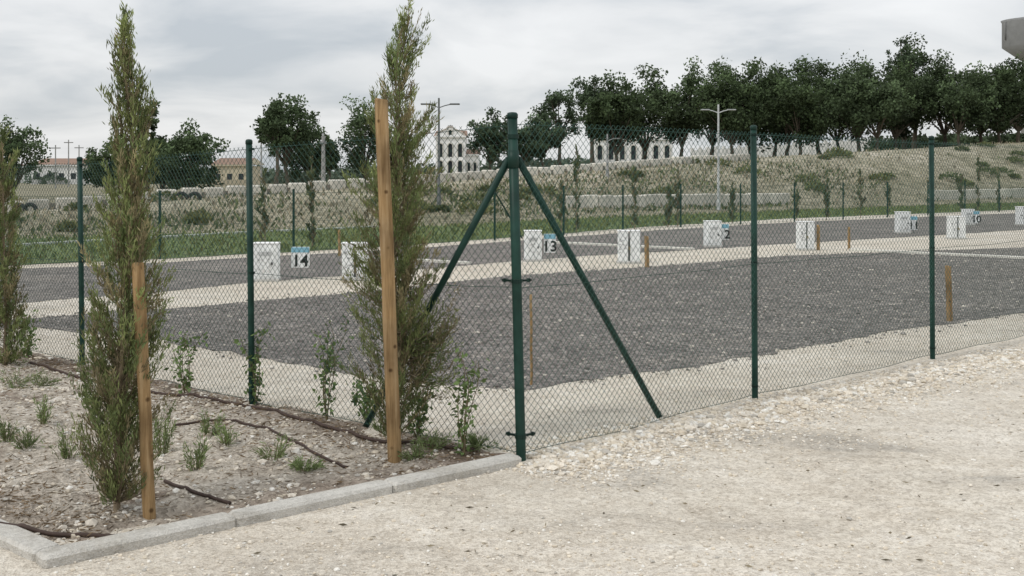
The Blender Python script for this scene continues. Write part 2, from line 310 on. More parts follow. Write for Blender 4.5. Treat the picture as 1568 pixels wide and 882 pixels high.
# ---------- near fence ----------
GREEN=np.array([.014,.044,.034])
def empty(name,loc=(0,0,0)):
    e=bpy.data.objects.new(name,None); bpy.context.scene.collection.objects.link(e); return e
def post(mb,p,h,r,lean=(0,0)):
    p=np.array(p); q=p+[lean[0],lean[1],h]; mb.tube([p-[0,0,.1],p,(p+q)/2,q-[0,0,.03]],r,14,GREEN)
    mb.tube([q-[0,0,.035],q-[0,0,.012],q-[0,0,.002],q],[r*1.12,r*1.12,r*.8,r*.25],14,GREEN*.7)
def chain(mb,p0,p1,h0,h1,w=.05,rw=.0016,zb=.03,tens=True,sides=4,bow=.014,res=18):
    p0=np.array(p0);p1=np.array(p1); Ln=np.linalg.norm((p1-p0)[:2]); dr=(p1-p0)/Ln; nr=np.array([dr[1],-dr[0],0])
    H=min(h0,h1)-.05-zb
    def pt(s,tau,off=0):
        h=h0+(h1-h0)*s/Ln-.05-zb; bowv=bow*np.sin(s*2.1+p0[0]*3)*np.sin(tau*5+s); wz=.006*np.sin(s*5+tau*4+p0[1])*(bow>0)
        return p0+dr*(s+wz)[:,None]+nr*(bowv+off)[:,None]+np.array([0,0,1])*(zb+tau*h+wz*(1-tau))[:,None]
    ks=np.arange(-int(H/w)-1,int((Ln+H)/w)+2)
    for sg in(1,-1):
        for k in ks:
            s0=k*w; a,b=0.,1.
            if sg>0: a=max(a,-s0/H); b=min(b,(Ln-s0)/H)
            else: a=max(a,(s0-Ln)/H); b=min(b,s0/H)
            if b-a<.01: continue
            tau=np.linspace(a,b,max(2,int((b-a)*res)+1)); s=s0+sg*tau*H
            mb.tube(pt(s,tau,np.full(len(s),sg*.0012)),rw,sides,GREEN*1.6+.012,0,False)
    if tens:
        for tau0 in(.005,.5,.99):
            s=np.linspace(0,Ln,14); mb.tube(pt(s,np.full(14,tau0)-.004*np.sin(s/Ln*3.14),np.full(14,.004)),rw*1.2,5,GREEN*1.3,0,False)
fe=empty('chain_link_fence')
hR=[2.0,2.0,1.98,1.98,1.97,1.97]; hL=[2.0,1.89,1.79,1.76,1.75,1.75]
mp_=MB(); 
post(mp_,C,2.0,.029,(-.05,0))
for i in range(1,6): post(mp_,R[i],hR[i],.0225,(-.01,0)); post(mp_,Lf[i],hL[i],.0225,(-.022,0))
mp_.build('posts',[M_paint],True,fe)
for i in range(4):
    mc=MB(); chain(mc,R[i],R[i+1],hR[i],hR[i+1],sides=3); mc.build('wire_mesh',[M_wire],False,fe)
    mc=MB(); chain(mc,Lf[i],Lf[i+1],hL[i],hL[i+1],sides=3); mc.build('wire_mesh',[M_wire],False,fe)
mbz=MB(); top=C+[-.045,0,1.73]
fr=G(1017,640); fl=C+v*1.35; 
for f_,dr in((fr,u),(fl,v)):
    mbz.tube([top+dr*.035,f_+[0,0,-.05]],.021,12,GREEN); 
    mbz.tube([top+[0,0,.03],top+dr*.07-[0,0,.02]],.016,8,GREEN*.8)
mbz.tube([top-[0,0,.05],top+[0,0,.05]],.0335,14,GREEN*.8)
mbz.build('braces',[M_paint],True,fe)
mf=MB()
for z in(.14,1.03,1.86):
    cc_=C+[-.05*z/2,0,z]; mf.tube([cc_-[0,0,.012],cc_+[0,0,.012]],.033,12,GREEN*.6)
    if z<1.5:
        for dr in(u,v): mf.box(cc_+dr*.07,(.075,.014,.012),math.atan2(dr[1],dr[0]),GREEN*.5); mf.tube([cc_+dr*.09-[0,0,.011],cc_+dr*.09+[0,0,.011]],.010,8,GREEN*.5)
for P_,h in [(R[1],2),(R[2],1.98),(Lf[1],1.89),(Lf[2],1.79)]:
    for z in(.1,h/2,h-.07): mf.tube([P_+[-.01*z/2,0,z-.008],P_+[-.01*z/2,0,z+.008]],.0255,10,GREEN*.5)
mf.build('tension_fittings',[M_paint],False,fe)

# ---------- far fence ----------
ff=empty('chain_link_fence')
line=[G(a,b) for a,b in[(-300,420),(30,408),(680,374),(1000,350),(1568,323),(2000,311)]]
lx=np.array([p[0] for p in line]); ly=np.array([p[1] for p in line])
seg=np.concatenate([[0],np.cumsum(np.hypot(np.diff(lx),np.diff(ly)))]); 
def onl(s): return np.array([np.interp(s,seg,lx),np.interp(s,seg,ly),0])
mp_=MB(); mc=MB(); sp=np.arange(0,seg[-1],2.9)
ib=min(range(len(sp)),key=lambda i:abs(onl(sp[i])[0]/onl(sp[i])[1]*F+784-735))
for i,s in enumerate(sp):
    p=onl(s); mp_.tube([p,p+[0,0,1.32]],.026,7,GREEN)
    if i: chain(mc,onl(sp[i-1]),p,1.3,1.3,.13,.0022,tens=True,sides=3,bow=0,res=8)
    if i==ib:
        mp_.tube([p+[0,0,1.2],onl(s+1.1)],.02,6,GREEN)
mp_.build('posts',[M_paint],False,ff); mc.build('wire_mesh',[M_wire],False,ff)

def strip(name,a,b,w=.12,h=.05,c=(.6,.58,.52)):
    m=MB(); d_=b-a; n=max(1,int(np.linalg.norm(d_)/1.5)); dr=d_/np.linalg.norm(d_); L_=np.linalg.norm(d_)/n
    for i in range(n): m.box(a+dr*(i+.5)*L_+[0,0,h/2-.02],(L_-.01,w,h+.04),math.atan2(dr[1],dr[0])+rng.uniform(-.01,.01),c,bev=.01)
    m.build(name,[M_plast])
strip('edging_strip',G(1575,397),G(1300,384)); strip('edging_strip',G(1062,383),G(835,372)); strip('edging_strip',G(720,405),G(600,398))
strip('edging_strip',G(-60,382),G(385,357),.12,.06,(.4,.42,.38)); strip('edging_strip',G(385,357),G(640,346),.12,.06,(.4,.42,.38))

# ---------- utility boxes and number signs, stakes ----------
def ubox(px,y0,y1,w,ang=0,kind=0):
    b=G(px,y1); D_=b[1]; H=(y1-y0)*D_/F; Wd=w*D_/F; m=MB(); WH=(.78,.79,.78); t_=.13
    ca,sa=math.cos(ang),math.sin(ang)
    loc=lambda x,y,z: b+[x*ca-y*sa,x*sa+y*ca,z]
    m.box(loc(0,0,.02),(Wd*1.1,t_*2+.04,.05),ang,(.5,.49,.46),bev=.008)
    if kind==0:
        m.box(loc(0,0,H/2+.02),(Wd,t_*2,H-.04),ang,WH,bev=.012)
        m.box(loc(0,-t_-.004,H*.5),(Wd*.78,.01,H*.74),ang,(.72,.73,.72),bev=.003)
        for k in range(4): m.box(loc(0,-t_-.012,H*(.70+.03*k)),(Wd*.5,.006,.006),ang,(.42,.42,.42))
        m.box(loc(Wd*.28,-t_-.015,H*.48),(.025,.014,.04),ang,(.06,.06,.06)); 
        for k in range(22): m.box(loc(rng.uniform(-.3,.3)*Wd,-t_-.0102,rng.uniform(.15,.6)*H),(rng.uniform(.01,.04),.003,rng.uniform(.01,.03)),ang+rng.uniform(-.01,.01),(.58,.57,.55) if k%2 else (.42,.42,.41))
    else:
        for sg in(-1,1): m.box(loc(sg*Wd*.27,0,H/2+.02),(Wd*.44,t_*2,H-.04),ang,WH,bev=.01)
        m.box(loc(0,.03,H*.42),(Wd*.12,t_*1.5,H*.7),ang,(.2,.2,.19)); m.tube([loc(0,-t_*.6,H*.5),loc(0,-t_*1.4,H*.5),loc(0,-t_*1.5,H*.44)],.012,8,(.25,.2,.1))
        for k in range(10): m.box(loc(-Wd*.27+rng.uniform(-.15,.15)*Wd,-t_-.0015,rng.uniform(.3,.8)*H),(.03,.003,.02),ang,(.38,.38,.38))
    m.box(loc(0,0,H+.008),(Wd*1.04,t_*2.1,.022),ang,(.78,.78,.77),bev=.005)
    m.build('utility_box',[M_plast])
for a in[(408,373,430,38,.05,0),(544,373,428,40,.1,1),(816,354,400,26,.05,0),(963,354,403,34,-.05,1),(1091,339,378,24,.1,0),(1233,340,383,24,.05,1),(1382,325,357,20,0,0),(1464,332,366,24,0,1),(1482,321,345,16,0,0),(1566,317,345,18,0,1)]: ubox(*a)
def sign(px,y0,y1,w,num,base):
    b=G(px,base); D_=b[1]; H=(y1-y0)*D_/F; Wd=w*D_/F; zc=zt((y0+y1)/2,D_); m=MB()
    m.tube([b+[0,.02,-.05],b+[0,.02,zc+H*.3]],.015,8,(.25,.25,.24)); m.box(b+[0,0,zc],(Wd,.012,H),0,(.75,.76,.76),bev=.004)
    m.box(b+[0,-.0085,zc+H*.36],(Wd*.98,.005,H*.25),0,(.20,.40,.50))
    for s in(-1,1): m.tube([b+[s*Wd*.42,-.007,zc+H*.2],b+[s*Wd*.42,-.011,zc+H*.2]],.008,6,(.1,.1,.1))
    o=m.build('number_sign',[M_plast])
    cu=bpy.data.curves.new('number','FONT'); cu.body=num; cu.size=H*.78; cu.align_x='CENTER'; cu.extrude=.002; cu.offset=H*.018
    t=bpy.data.objects.new('number',cu); bpy.context.scene.collection.objects.link(t); t.rotation_euler=(math.pi/2,0,0); t.location=(b[0],b[1]-.0085,zc-H*.42); t.parent=o
    mm=bpy.data.materials.get('black_lettering')
    if not mm: mm,nt,bs=newmat('black_lettering'); nn=N(nt,'ShaderNodeTexNoise',Scale=20.0); L(nt,ramp(nt,nn.outputs[0],[(.3,(.015,.015,.015)),(.7,(.03,.03,.03))]),bs.inputs['Base Color'])
    cu.materials.append(mm)
for a in[(460,378,410,28,'14',428),(842,358,387,18,'13',400),(1109,343,367,14,'12',378),(1399,331,352,11,'11',357),(1495,323,342,10,'10',346)]: sign(*a)
def stake(px0,y0,px1,y1,w,name='wooden_stake'):
    b=G(px1,y1); D_=b[1]; r=w*D_/F/2; tp=np.array([at(px0,D_),D_,zt(y0,D_)]); m=MB()
    zz=np.linspace(0,1,9); pts=b+(tp-b)*zz[:,None]+np.column_stack([rng.normal(0,.0015,9),rng.normal(0,.001,9),0*zz]); rr=r*(1.03-.06*zz)*rng.uniform(.98,1.02,9)
    pts=np.vstack([b-[0,0,.1],pts,tp+[0,0,.006]]); rr=np.concatenate([[r],rr,[r*.86]])
    m.tube(pts,rr,16,(.4,.3,.15)); return m.build(name,[M_wood],True)
stake(211,404,229,795,19); stake(584,153,605,708,21)
stake(1452,408,1454,492,9); stake(1253,345,1253,383,5); stake(990,362,991,410,7); stake(1300,348,1300,383,4); stake(813,452,814,590,4); stake(519,352,520,392,4)

# ---------- cypress ----------
def cypress(base,prof,nb,nl,cols,ll=.035,lw=.006,seed=0,low=.6):
    pr=np.array(prof); z0,z1=pr[0,0],pr[-1,0]; m=MB(); base=np.array(base)
    for off in((0,0),(.02,.012),(-.016,.01)) if z1>2.3 and nb>300 else ((0,0),):
        zz=np.linspace(0,z1*(.97 if off[0]==0 else .6),10); cx=np.interp(zz,pr[:,0],pr[:,1])*sstep(0,.5,zz); m.tube(np.column_stack([cx+off[0]*(.3+zz*1.5),off[1]+0*zz,zz-.03])+base,np.linspace(.015 if off[0]==0 else .008,.003,10),7,(.24,.19,.13),1)
    wts=np.interp(np.linspace(z0,z1,200),pr[:,0],pr[:,2])**1.1+.012; wts/=wts.sum()
    hs=rng.choice(np.linspace(z0,z1,200),nb,p=wts)+rng.uniform(-.006,.006,nb); hs=np.clip(hs,z0,z1); Rr=np.interp(hs,pr[:,0],pr[:,2])
    cl=fbm(hs*3,np.arange(nb)*.37,1,seed+100,2)
    for i in range(nb):
        z=hs[i]; a=rng.uniform(0,6.28); lump=1+1.0*grid_noise(z*5.5,a*.9,1,seed+7)-.5
        r=Rr[i]*(rng.random()**.45)*lump*rng.uniform(.75,1.12); up=rng.uniform(.12,.3)
        c0=np.array([np.interp(max(z-up,0),pr[:,0],pr[:,1]),0,max(z-up,z0*low)]); c1=np.array([np.interp(z,pr[:,0],pr[:,1])+r*math.cos(a),r*math.sin(a),z])
        mid=(c0+c1)/2+np.array([math.cos(a),math.sin(a),-.3])*r*.25
        tt=np.linspace(0,1,5)[:,None]; pts=(1-tt)**2*c0+2*tt*(1-tt)*mid+tt**2*c1+base
        m.tube(pts,np.linspace(.003,.001,5),3,(.19,.155,.10),1,False)
        k=max(4,int(nl*rng.uniform(.4,1.6)*(.55+.45*sstep(z0,z0+.5,z)))); ti=rng.uniform(.35,1.05,k)[:,None]; p=(1-ti)**2*c0+2*ti*(1-ti)*mid+ti**2*c1+base+rng.normal(0,.010,(k,3))
        D=(c1-mid)/np.linalg.norm(c1-mid)+rng.normal(0,.5,(k,3))+[0,0,.45]
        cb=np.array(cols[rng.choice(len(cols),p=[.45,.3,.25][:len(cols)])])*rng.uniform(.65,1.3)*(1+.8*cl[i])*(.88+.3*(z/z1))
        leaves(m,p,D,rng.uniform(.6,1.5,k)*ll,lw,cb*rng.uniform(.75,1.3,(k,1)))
    return m.build('cypress_tree',[M_leaf,M_bark])
cy=[(.185,.215,.085),(.145,.185,.075),(.23,.20,.11)]
b2=G(178,788); k2=b2[1]/F
def prof(rows,basepx,basey,k): return [((basey-y)*k,(cx-basepx)*k,r*k) for y,cx,r in rows]
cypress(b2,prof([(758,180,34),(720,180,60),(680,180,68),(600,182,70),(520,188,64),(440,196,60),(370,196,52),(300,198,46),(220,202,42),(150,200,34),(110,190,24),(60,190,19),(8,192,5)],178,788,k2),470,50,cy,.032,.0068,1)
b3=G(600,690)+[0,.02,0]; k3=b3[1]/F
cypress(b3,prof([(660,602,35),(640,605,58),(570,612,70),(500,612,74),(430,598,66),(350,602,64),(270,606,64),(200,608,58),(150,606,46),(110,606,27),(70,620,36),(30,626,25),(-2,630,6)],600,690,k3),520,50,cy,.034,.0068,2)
m=MB()
for i in range(44):
    c0=b3+np.array([.02,-.02,rng.uniform(.3,.75)]); c1=b3+np.array([rng.uniform(.12,.40),rng.uniform(-.1,.12),rng.uniform(.3,.98)])
    tt=np.linspace(0,1,5)[:,None]; mid=(c0+c1)/2+[0.06,0,-.08]; m.tube((1-tt)**2*c0+2*tt*(1-tt)*mid+tt**2*c1,np.linspace(.004,.0012,5),3,(.17,.14,.09),1,False)
    ti=rng.uniform(.3,1.03,60)[:,None]; p=(1-ti)**2*c0+2*ti*(1-ti)*mid+ti**2*c1+rng.normal(0,.012,(60,3))
    leaves(m,p,(c1-mid)/np.linalg.norm(c1-mid)+rng.normal(0,.5,(60,3)),rng.uniform(.02,.045,60),.007,np.array(cy[i%3])*rng.uniform(.6,1.2,(60,1)))
m.build('side_branches',[M_leaf,M_bark],False,bpy.data.objects['cypress_tree.001'])
b1=G(6,566); k1_=b1[1]/F
cypress(b1,prof([(556,8,22),(510,10,42),(450,8,38),(380,6,30),(300,5,26),(230,4,19),(188,4,4)],6,566,k1_),230,42,cy,.042,.01,3)
b0=b1+(b1-b2)*.95; cypress(b0,[(.05,0,.1),(.6,0,.2),(1.5,0,.13),(2.3,0,.02)],160,30,cy,.05,.012,5)
for px in[395,475,865,890,980,1030,1047,1130,1232,1275,1328,1376,1440,1482,1515,1540,1600,1660]:
    x=None
    for s in np.linspace(0,seg[-1],900):
        p=onl(s)
        if abs(p[0]/p[1]*F+784-px)<6: x=p; break
    if x is None: continue
    h=rng.uniform(1.3,2.5); x=x+[0,rng.uniform(.3,.8),0]
    cypress(x,[(.1,0,.1),(.5*h,0,.13*rng.uniform(.7,1.6)),(.8*h,rng.uniform(-.05,.05),.08),(h,0,.02)],int(rng.uniform(22,44)),20,[(.12,.14,.07),(.10,.125,.06),(.17,.15,.09)],.10,.035,px)

# ---------- climbing plants, shrubs ----------
def climber(px,py,h,n=40):
    b=G(px,py)+[0,-.05,0]; m=MB()
    for j in range(5):
        zz=np.linspace(0,h*rng.uniform(.6,1),8); ph=rng.uniform(0,6); pts=b+np.column_stack([.05*np.sin(zz*9+ph)*zz/h+(j-2)*.045*zz/h,.03*np.cos(zz*8+ph),zz])
        m.tube(pts,np.linspace(.004,.0015,8),4,(.17,.14,.08),1,False)
        k=n; t_=rng.uniform(.08,1,k); p=np.column_stack([np.interp(t_,np.linspace(0,1,8),pts[:,i]) for i in range(3)])+rng.normal(0,.024,(k,3))
        leaves(m,p,rng.normal(size=(k,3))+[0,0,.2],rng.uniform(.025,.055,k),rng.uniform(.016,.03,k),np.array([.13,.19,.07])*rng.uniform(.5,1.6,(k,1)))
    m.build('climbing_plant',[M_leaf,M_bark])
for a in[(287,600,.50),(394,620,.66),(503,641,.68),(712,695,.76),(45,548,.46),(640,668,.35),(560,640,.3)]: climber(*a)
def shrub(px,py,h,w,n=420):
    b=G(px,py); b[2]=float(bz(np.array(b[0]),np.array(b[1])))-.01; m=MB(); n=int(n*rng.uniform(.6,1.2))
    tone=rng.uniform(.75,1.25); ns_=rng.integers(11,20)
    for j in range(ns_):
        a_=rng.uniform(0,6.28); rr=w*rng.random()**.6*rng.uniform(.6,1.4); hh=h*rng.uniform(.4,1.15)*(1-.3*rr/w/1.3); e=b+[math.cos(a_)*rr,math.sin(a_)*rr,hh]
        mid=(b+e)/2+[0,0,-hh*.05]; m.tube([b+(e-b)*[.3,.3,0],mid,e],[.003,.002,.001],3,(.16,.15,.08),1,False)
        k=n//ns_; ti=rng.uniform(.1,1,(k,1)); b_=b+(e-b)*[.3,.3,0]; P=b_+(e-b_)*ti+rng.normal(0,.008,(k,3))
        leaves(m,P,(e-b)/np.linalg.norm(e-b)+rng.normal(0,.45,(k,3)),rng.uniform(.02,.045,k),.006,np.array([.17,.22,.09])*tone*rng.uniform(.6,1.5,(k,1)))
    m.build('rosemary_shrub',[M_leaf,M_bark])
for a in[(66,655,.22,.07),(102,706,.22,.11),(10,678,.16,.07),(40,692,.12,.08),(250,695,.26,.08),(302,727,.19,.08),(318,672,.17,.10),(347,688,.13,.10),(420,708,.14,.14),(465,724,.07,.12),(640,706,.09,.12),(135,620,.13,.07),(22,590,.12,.25),(660,690,.1,.14),(730,690,.08,.1),(60,592,.08,.2)]: shrub(*a)
m=MB()
def pipe(pts,r=.007):
    Pp=np.array([G(a,b)[:2] for a,b in pts]); tt=np.linspace(0,len(Pp)-1,len(Pp)*10); x=np.interp(tt,range(len(Pp)),Pp[:,0]); y=np.interp(tt,range(len(Pp)),Pp[:,1])
    x=np.convolve(np.pad(x,3,'edge'),np.ones(7)/7,'valid'); y=np.convolve(np.pad(y,3,'edge'),np.ones(7)/7,'valid')
    x=x+.012*np.sin(tt*2.1); z=bz(x,y); z=np.maximum(z,np.convolve(np.pad(z,4,'edge'),np.ones(9)/9,'valid'))
    m.tube(np.column_stack([x,y,z+.008]),r,7,(.062,.042,.034))
pipe([(-120,796),(0,816),(60,824),(150,823),(215,817),(268,804)],.010); pipe([(250,746),(290,765),(360,782)],.009); pipe([(40,562),(110,578),(230,602),(310,612),(400,632),(480,655),(560,676),(640,690),(735,694)],.011); pipe([(260,655),(340,650),(430,672),(540,730)],.008)
m.build('drip_irrigation_pipe',[M_rubber],True)

# ---------- background trees ----------
def tree(name,px,topy,hw,depth,cb=.35,n=5200,ls=.2,col=(.055,.085,.035),airy=0,seed=0,nclump=44):
    x=at(px,depth); z0=float(hz(np.array(x),np.array(depth))); H=zt(topy,depth)-z0; Rr=hw*depth/F; m=MB()
    b=np.array([x,depth,z0-.1]); fork=b+[rng.uniform(-.2,.2),0,H*(cb+.04)]
    m.tube([b,(b+fork)/2+[rng.uniform(-.1,.1),0,0],fork],[.035*H/1.4,.028*H/1.4,.022*H/1.4],7,(.10,.085,.065),1)
    nc=int(nclump*rng.uniform(.85,1.2)); cz=H*(cb+1)/2+.0; rz=H*(1-cb)/2
    cen=[]
    for i in range(nc):
        dd=rng.normal(size=3); dd/=np.linalg.norm(dd); rr=rng.uniform(.3,.9); c=b+np.array([dd[0]*Rr*rr,dd[1]*Rr*rr,cz+dd[2]*rz*rr*.95]); cen.append(c)
    for c in cen[::3]:
        mid=(fork+c)/2+[0,0,.15]; m.tube([fork,mid,c],[.012*H,.007*H,.002*H],5,(.10,.085,.065),1,False)
    for c in cen:
        k=int(n/nc*(1-.45*airy)*rng.uniform(.5,1.5)); cr=Rr*rng.uniform(.2,.42)*(1-.35*airy); off=rng.normal(size=(k,3)); off/=np.linalg.norm(off,axis=1,keepdims=True); off*=cr*rng.random((k,1))**.6*[1,1,.8]*rng.uniform(.7,1.3,3)
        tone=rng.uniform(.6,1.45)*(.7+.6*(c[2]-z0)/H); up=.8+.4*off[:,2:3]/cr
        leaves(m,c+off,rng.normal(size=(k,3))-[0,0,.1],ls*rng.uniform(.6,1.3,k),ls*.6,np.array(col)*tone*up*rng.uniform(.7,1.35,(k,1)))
    m.build(name,[M_leaf,M_bark])
D1=(.055,.080,.035); D2=(.07,.10,.047)
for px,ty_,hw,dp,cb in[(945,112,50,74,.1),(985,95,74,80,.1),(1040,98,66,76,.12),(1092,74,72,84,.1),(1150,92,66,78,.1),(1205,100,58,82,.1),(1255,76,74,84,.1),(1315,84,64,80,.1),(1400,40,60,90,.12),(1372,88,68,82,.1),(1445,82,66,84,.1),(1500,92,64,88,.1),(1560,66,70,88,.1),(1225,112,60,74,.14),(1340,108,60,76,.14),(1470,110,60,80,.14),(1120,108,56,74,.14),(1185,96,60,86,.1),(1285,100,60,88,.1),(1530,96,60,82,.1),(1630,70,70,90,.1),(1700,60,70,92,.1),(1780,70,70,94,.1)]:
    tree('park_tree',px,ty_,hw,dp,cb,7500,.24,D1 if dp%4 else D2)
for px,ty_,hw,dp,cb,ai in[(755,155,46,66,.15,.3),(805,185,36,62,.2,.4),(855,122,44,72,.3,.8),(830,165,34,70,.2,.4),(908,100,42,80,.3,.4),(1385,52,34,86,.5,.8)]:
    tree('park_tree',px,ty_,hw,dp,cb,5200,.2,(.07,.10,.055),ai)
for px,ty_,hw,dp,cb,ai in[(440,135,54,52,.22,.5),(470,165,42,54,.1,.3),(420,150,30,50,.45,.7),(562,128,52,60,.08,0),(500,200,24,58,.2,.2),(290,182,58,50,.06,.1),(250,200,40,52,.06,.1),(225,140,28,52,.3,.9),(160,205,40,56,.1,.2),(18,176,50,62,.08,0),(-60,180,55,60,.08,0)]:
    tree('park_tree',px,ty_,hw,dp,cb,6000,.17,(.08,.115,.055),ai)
m=MB()
for i in range(150):
    dp=rng.uniform(150,190); x0=at(rng.uniform(-400,1000),dp); r=rng.uniform(1.3,3.2); k=130; z0=float(hz(np.array(x0),np.array(dp)))
    dd=rng.normal(size=(k,3)); dd/=np.linalg.norm(dd,axis=1,keepdims=True); dd[:,2]=abs(dd[:,2]); leaves(m,np.array([x0,dp,z0])+dd*r*rng.uniform(.6,1,(k,1))*[1.3,1,.9],rng.normal(size=(k,3)),.8,.5,np.array([.11,.14,.10])*rng.uniform(.6,1.4))
m.build('distant_tree_line',[M_leaf])

# ---------- low stone walls on the bank ----------
m=MB(); x=-30.
while x<13:
    y=float(np.interp(x,tx,ty))-2.2; z=float(hz(np.array(x),np.array(y))); a=math.atan2(float(np.interp(x+.5,tx,ty)-np.interp(x-.5,tx,ty)),1)
    m.box((x,y,z+.12),(.68,.35,.54+rng.uniform(-.05,.05)),a+rng.uniform(-.04,.04),np.array([.60,.57,.50])*rng.uniform(.75,1.1),bev=.05)
    m.box((x+.42*math.cos(a),y+.42*math.sin(a)+.05,z+.05),(.24,.2,.38),a,(.22,.20,.17))
    x+=.84*math.cos(a)+rng.uniform(0,.05)
m.build('low_stone_wall',[M_plaster])
m=MB()
for a,b,y_,y2 in[(865,1215,319,312),(1425,1640,306,300)]:
    last=None
    for px in range(a,b,10):
        h_=hit(px,y_+(y2-y_)*(px-a)/(b-a),30)
        if h_ is None: continue
        if last is not None:
            dlt=h_-last; L_=float(np.hypot(dlt[0],dlt[1])); 
            if L_<2.5: m.box((h_+last)/2+[0,0,.1],(L_+.03,.3,.75+rng.uniform(-.05,.05)),math.atan2(dlt[1],dlt[0]),np.array([.60,.57,.50])*rng.uniform(.82,1.1),bev=.03)
        last=h_
m.build('retaining_wall',[M_plaster])
for px in(14,30,46,278,298):
    h_=hit(px,324 if px<100 else 306,30)
    if h_ is None: continue
    m=MB(); a=np.linspace(-.15,math.pi+.15,14); m.tube(np.column_stack([h_[0]+.2*np.cos(a),0*a+h_[1],h_[2]+.03+.2*np.sin(a)]),.07,8,(.03,.03,.03)); m.build('tyre',[M_rubber],True)

# ---------- lamps, poles ----------
def lamp(px,topy,dp,arms,col=(.42,.43,.43)):
    x=at(px,dp); z0=float(hz(np.array(x),np.array(dp))); b=np.array([x,dp,z0-.1]); z1=zt(topy,dp); m=MB()
    m.tube([b,b+[0,0,.5]],.08,10,col); m.tube([b,[x,dp,z1]],[.06,.035],10,col)
    for s in arms:
        e=np.array([x+s,dp,z1-.22]); m.tube([[x,dp,z1-.35],[x+s*.5,dp,z1-.27],e],.02,7,col); m.box(e+[np.sign(s)*.12,0,.0],(.36,.2,.05),0,np.array(col)*.7,bev=.015)
    m.build('street_lamp',[M_paint])
lamp(1100,160,46,(-.42,.42),(.5,.51,.51)); lamp(672,150,40,(-.35,.45),(.16,.17,.17)); lamp(930,205,52,(.3,),(.3,.3,.3))
for px,ty_,dp,r in[(495,208,50,.11),(425,232,55,.05),(85,222,110,.08),(105,214,120,.08),(121,222,120,.08),(400,200,90,.07)]:
    x=at(px,dp); z0=float(hz(np.array(x),np.array(dp))); m=MB(); z1=zt(ty_,dp); m.tube([[x,dp,z0-.1],[x,dp,z1]],[r,r*.7],8,(.3,.3,.29)); m.box((x,dp,z1-.3),(r*12 if dp>80 else r*2.6,r*1.5,r*1.2),0,(.25,.25,.25)); m.build('utility_pole',[M_paint])

# ---------- buildings ----------
def archwin(m,x,y,zb,w,h,col=(.03,.035,.04)):
    a=np.linspace(0,math.pi,11); P=np.concatenate([[[x-w/2,y,zb],[x+w/2,y,zb]],np.column_stack([x+w/2*np.cos(a),0*a+y,zb+h-w/2+w/2*np.sin(a)])]); 
    m.add(P[:, :],np.arange(len(P))[None],col,0)
    q=np.concatenate([[[x+w/2+.08,y,zb]],np.column_stack([x+(w/2+.08)*np.cos(a),0*a+y-.06,zb+h-w/2+(w/2+.08)*np.sin(a)]),[[x-w/2-.08,y,zb]]]); m.tube(q,.09,5,(.62,.60,.55))
def building(name,px0,px1,ytop,dp,depthm,wins,gable=False,wall=(.80,.795,.775),roofc=(.24,.16,.12),arch=True):
    x0,x1=at(px0,dp),at(px1,dp); xc=(x0+x1)/2; w=x1-x0; z0=float(hz(np.array(xc),np.array(dp)))-.3; z1=zt(ytop,dp); e=empty(name); m=MB()
    m.box((xc,dp+depthm/2,(z0+z1)/2),(w,depthm,z1-z0),0,wall); m.box((xc,dp-.03,z1+.06),(w+.3,.4,.2),0,np.array(wall)*.9); m.box((xc,dp-.05,z0+.5),(w+.1,.14,1.0),0,np.array(wall)*.75)
    if gable:
        n=20; t_=np.linspace(-1,1,n); zz=z1+.16+w*.26*(np.cos(t_*math.pi/2)**.8)+.0; zz[n//2-2:n//2+2]+=w*.06
        P=np.concatenate([np.column_stack([xc+t_*w/2*.98,0*t_+dp-.02,zz]),[[xc+w/2*.98,dp-.02,z1],[xc-w/2*.98,dp-.02,z1]]]); P2=P+[0,.5,0]; k=len(P)
        m.add(np.concatenate([P,P2]),np.array([[i,(i+1)%k,(i+1)%k+k,i+k] for i in range(k)]),wall); m.add(P,np.arange(k)[None],wall); m.add(P2,np.arange(k)[::-1][None],wall)
        archwin(m,xc,dp-.06,z1+.3,w*.1,w*.16); m.tube([[xc,dp+.2,z1+w*.3],[xc,dp+.2,z1+w*.42]],.06,6,(.1,.1,.1)); m.box((xc,dp+.2,z1+w*.39),(.6,.08,.08),0,(.1,.1,.1))
        m.tube(P[:n]-[0,.03,0],.1,6,(.45,.42,.38))
    m.build('walls',[M_plaster],False,e)
    r=MB(); zr=z1+.17; hh=depthm*.10
    V=[[x0-.3,dp-.1+(.6 if gable else 0),zr],[x1+.3,dp-.1+(.6 if gable else 0),zr],[x1+.3,dp+depthm+.3,zr],[x0-.3,dp+depthm+.3,zr],[x0-.1,dp+depthm/2,zr+hh],[x1+.1,dp+depthm/2,zr+hh]]
    r.add(V,[[0,1,5,4],[2,3,4,5]],roofc); r.add(V,[[0,4,3],[1,2,5]],np.array(wall)*.9); r.build('roof',[M_plaster],False,e)
    wm=MB(); 
    for row in wins:
        zf,hf,num=row
        for i in range(num):
            xx=x0+w*(i+.5)/num; ww=w/num*.42; zb=z0+(z1-z0)*zf; h=(z1-z0)*hf
            if arch: archwin(wm,xx,dp-.012,zb,ww,h)
            else: wm.box((xx,dp-.01,zb+h/2),(ww,.06,h),0,(.04,.045,.05)); wm.box((xx,dp-.04,zb-.05),(ww*1.2,.15,.1),0,(.5,.48,.45))
    wm.build('windows',[M_plaster],False,e)
building('white_chapel',667,712,210,140,8,[(.08,.38,3),(.55,.3,3)],True)
building('white_house',713,732,238,142,7,[(.2,.5,2)])
building('white_house',910,1030,214,128,6,[(.2,.6,7)],roofc=(.4,.38,.35))
building('tiled_roof_house',48,140,254,150,9,[(.35,.3,5)],arch=False)
building('yellow_house',325,378,254,130,8,[(.35,.3,3)],wall=(.52,.46,.34),arch=False)
building('white_house',-120,20,262,170,9,[(.35,.3,5)],arch=False)
m=MB(); dp=112
